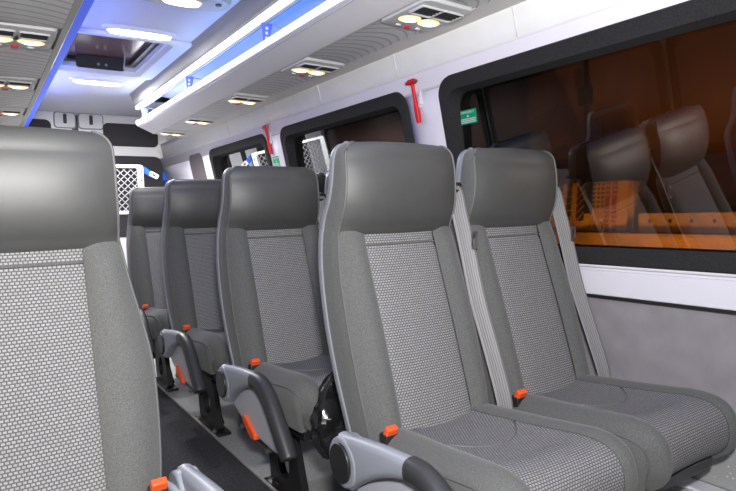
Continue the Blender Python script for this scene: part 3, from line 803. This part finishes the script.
def text(s, size, m, parent, mtx):
    c = bpy.data.curves.new('lettering', 'FONT'); c.body = s; c.size = size; c.align_x = 'CENTER'; c.align_y = 'CENTER'; c.extrude = .0002
    o = bpy.data.objects.new('tmp', c); COL.objects.link(o)
    bpy.context.view_layer.update()
    me = bpy.data.meshes.new_from_object(o.evaluated_get(bpy.context.evaluated_depsgraph_get()))
    bpy.data.objects.remove(o)
    me.transform(mtx); me.materials.append(m)
    n = bpy.data.objects.new('lettering', me); COL.objects.link(n); n.parent = parent
    return n
def sticker(y0, y1, z0, z1, label, zw=.16, K=.13):
    px = lambda z: wx(zw)-K*(z-zw)+(.0215 if K < .2 else -.0115)                        # inner face of the pane
    cy, cz = (y0+y1)/2, (z0+z1)/2
    t = thing('exit_sticker', (px(cz), cy, cz), label, 'sticker', 'green exit stickers')
    o = obj('sticker_sheet', prism([(y0,z0),(y1,z0),(y1,z1),(y0,z1)], lambda p: (px(p[1])-.0016, p[0], p[1]), lambda p: (px(p[1])-.0004, p[0], p[1])), M['green'], t, smooth=False)
    w, h = y1-y0, z1-z0
    n_ = math.sqrt(1+K*K)
    B = Matrix(((0,-K/n_,-1/n_),(-1,0,0),(0,1/n_,-K/n_))).to_4x4()      # text x runs toward -y
    text('EMERGENCY', h*.24, M['white'], o, Matrix.Translation((px(cz+h*.32)-.0022-px(cz), 0, h*.32)) @ B)
    f0 = lambda p: (px(p[1])-.0024, p[0], p[1]); f1 = lambda p: (px(p[1])-.0014, p[0], p[1])
    obj('pictogram', prism(shift(rrect(w*.10, h*.15, .003, 2), cy, cz+h*.05), f0, f1), M['white'], o, smooth=False)
    for q in (-.14, -.26, -.38):
        obj('ruled_line', prism(shift([(-w*.44,-.0016),(w*.44,-.0016),(w*.44,.0016),(-w*.44,.0016)], cy, cz+q*h), f0, f1), M['white'], o, smooth=False)
sticker(1.662, 1.755, .332, .386, 'green emergency exit sticker in the corner of the large window')
sticker(3.50-.145, 3.50-.06, .29, .36, 'small green sticker on the pillar under the farther hammer', .325, .2)

# ------------------------------------------------------------------ crumpled black bag behind the nearest aisle seat
rows = []
for i in range(25):
    q = i/24; r = []
    z = -.70+.25*q
    for k in range(36):
        a = 2*PI*k/36
        rad = (.085*(math.sin(PI*min(1, q*.86+.14))**.55))*(1 if q < .8 else 1-.65*(q-.8)/.2)
        p = Vector((math.cos(a)*rad*.95, math.sin(a)*rad*.38, 0))
        d = noise.noise(Vector((math.cos(a)*2.2, math.sin(a)*2.2, q*5)))*.018 + abs(noise.noise(Vector((math.cos(a)*6, math.sin(a)*6, q*9))))*.014
        n = Vector((math.cos(a), math.sin(a), 0))
        r.append(Vector((.835,1.435,z))+p+n*d)
    rows.append(r)
g = grid(rows, closed=True); n = len(g[0]); g[1].append(tuple(range(35,-1,-1))); g[1].append(tuple(n-36+k for k in range(36)))
bag = obj('plastic_bag', g, M['bag'], smooth=25); tag(bag, 'shiny crumpled black plastic bag hanging behind the nearest aisle seat', 'bag')

# ------------------------------------------------------------------ outside the windows: dim garage
GX = 2.86
gw = obj('garage_wall', box(GX, GX+.1, -4, 12, -1.6, 3.2), M['wallfar'], smooth=False); tag(gw, 'brown wooden garage wall outside the windows', 'wall')
gf = obj('garage_floor', box(1.95, GX, -4, 12, -1.65, -1.6), M['wallfar'], smooth=False); tag(gf, 'dim garage floor outside below the windows', 'floor')
bd = thing('storage_bench', (2.75, .7, -1.6), 'yellow wooden bench with peg holes outside the large window', 'bench')
obj('bench_top', box(2.68, GX-.005, -.6, 2.6, -.165, -.142), M['wood'], bd, bevel=.004)
obj('bench_board', box(2.70, 2.72, -.6, 1.66, -.141, -.045), M['wood'], bd, bevel=.004)
obj('bench_front', box(2.70, 2.72, -.6, 2.6, -.42, -.166), M['wood'], bd, bevel=.004)
for y in (-.5, 2.5): obj('leg', box(2.74, 2.82, y-.04, y+.04, -1.6, -.166), M['wood'], bd)
for k in range(22): obj('peg_hole', tube([(2.701, -.5+.1*k, -.085), (2.698, -.5+.1*k, -.085)], .008, 8), M['darkthread'], bd)
cr = obj('wooden_crate', box(2.725, 2.84, 1.70, 2.30, -.142, .118), M['wood'], bevel=.006); tag(cr, 'wooden crate on the bench outside, under the striped cloth', 'crate')
# striped cloth draped over the front of the crate
CN, CMr = 64, 40
rows = []
for j in range(CMr+1):
    q = j/CMr; r = []
    for i in range(CN+1):
        u = i/CN; y = 2.24-.53*u
        wv = .004*math.sin(u*19+q*2)
        if q < .15: p = (2.80-.098*q/.15, y, .126)
        else:
            t_ = (q-.15)/.85; p = (2.702-.006*math.sin(PI*t_)+wv*t_, y+.012*t_, .122-.258*t_)
        r.append(p)
    rows.append(r)
cl = obj('striped_cloth', grid(rows), M['yellowcloth'], smooth=True); tag(cl, 'ochre woven cloth with black bands and a magenta chain border, seen through the large window', 'cloth')
for k in ('darkthread', 'pink', 'greenthread'): cl.data.materials.append(M[k])
for p in cl.data.polygons:
    j, i = divmod(p.index, CN); u = i/CN; q = j/CMr; c = 0
    if .12 < u < .17 and q < .70 and (j % 3): c = 1
    elif .215 < u < .265 and q < .75 and (j % 4): c = 1
    elif .31 < u < .36 and q < .80 and (j % 5): c = 1
    elif .43 < u < .52 and q < .82: c = 1 if (i+j) % 5 else 0
    elif .52 < u < .61 and q < .70: c = 1
    elif .61 < u < .74 and q < .62: c = 3 if (i % 3 and j % 3) else 0
    elif .76 < u < .89 and q > .12:
        a, b = (u-.825)/.065, ((q*13) % 1)*2-1
        if .25 < abs(a) < .95 and abs(b) < .75 and not (abs(abs(a)-.6) < .15 and abs(b) < .3): c = 2
    p.material_index = c
# dark box hanging on the garage wall with its cord
M4 = Matrix.Translation((2.79, 2.235, .44)) @ Matrix.Rotation(-.30, 4, 'X')
bx = thing('hanging_box', (2.79, 2.235, .33), 'dark red box with a looped black cord, tilted on the garage wall outside', 'box')
obj('box_body', xform(cbox((0,0,0), (.13,.215,.20)), M4), M['boxred'], bx, bevel=.012)
obj('box_lid', xform(cbox((-.066,0,.03), (.006,.19,.10)), M4), M['black'], bx, bevel=.003)
obj('cord', tube(smoothpath([(2.75,2.16,.55),(2.74,2.08,.53),(2.74,2.045,.46),(2.74,2.06,.39),(2.74,2.02,.34),(2.74,2.06,.29),(2.74,2.12,.33),(2.74,2.10,.40)],6), .006, 8), M['black'], bx, smooth=True)
cb_ = thing('wall_cable', (2.84, 2.0, -.1), 'dark vertical cable with a switch box on the garage wall outside', 'cable')
obj('cable', tube([(2.845,2.06,1.2),(2.845,2.05,.6),(2.845,2.055,.13),(2.845,2.055,-.1)], .012, 8), M['black'], cb_, smooth=True)
obj('switch_box', cbox((2.835,2.055,.60),(.05,.07,.10)), M['black'], cb_, bevel=.008)

# ------------------------------------------------------------------ camera
f_px = 585.
R = [[0.83180138,-0.55439061,-0.02752317],[-0.05528416,-0.03340559,-0.99791168],[0.55231343,0.83158591,-0.05843583]]
cam = bpy.data.cameras.new('camera'); co = bpy.data.objects.new('camera', cam); COL.objects.link(co)
cam.sensor_width = 36; cam.lens = f_px/736*36; cam.clip_start = .02
mw = Matrix.Identity(4)
for i in range(3):
    mw[i][0] = R[0][i]; mw[i][1] = -R[1][i]; mw[i][2] = -R[2][i]
mw[0][3], mw[1][3], mw[2][3] = 0, 0, H
co.matrix_world = mw
SC.camera = co

# ------------------------------------------------------------------ light
def area(name, loc, sx, sy, power, col, direction, ydir=(0,1,0)):
    l = bpy.data.lights.new(name, 'AREA'); l.shape = 'RECTANGLE'; l.size = sx; l.size_y = sy; l.energy = power; l.color = col
    o = bpy.data.objects.new(name, l); COL.objects.link(o)
    z = -Vector(direction).normalized(); y = Vector(ydir); x = y.cross(z).normalized(); y = z.cross(x)
    m = Matrix((x, y, z)).transposed().to_4x4(); m.translation = (loc[0], loc[1], loc[2]+H)
    o.matrix_world = m; return o
area('camera_flash', (.02, -.04, .22), .12, .08, 44, (1,.985,.97), (.35,.93,.05), (0,0,1))
area('rack_blue_leds', (1.125, 2.0, .738), .02, 5.6, 12, (.06,.30,1.), (.35,0,1))
area('cove_blue_leds', (.326, 2.4, .712), .016, 5.4, 14, (.12,.22,1.), (.4,0,1))
area('ceiling_lamp_light', (.755, 3.22, ZC-.0355), .28, .05, 10, (1,.98,.95), (0,0,-1))
area('ceiling_lamp_light_rear', (.755, 4.50, ZC-.0355), .28, .05, 58, (1,.98,.95), (0,0,-1))
area('garage_fill_light', (2.15, 1.3, -1.2), .3, .3, 52, (1,.78,.5), (.55,.05,1))  # added fill to brighten the garage wall and bench, no lamp stands there

w = bpy.data.worlds.new('World'); SC.world = w; w.use_nodes = True
w.node_tree.nodes['Background'].inputs[0].default_value = (.02,.02,.025,1); w.node_tree.nodes['Background'].inputs[1].default_value = 1
vs = SC.view_settings
vs.view_transform = 'Standard'; vs.look = 'None'; vs.exposure = 0; vs.gamma = 1; vs.use_curve_mapping = False
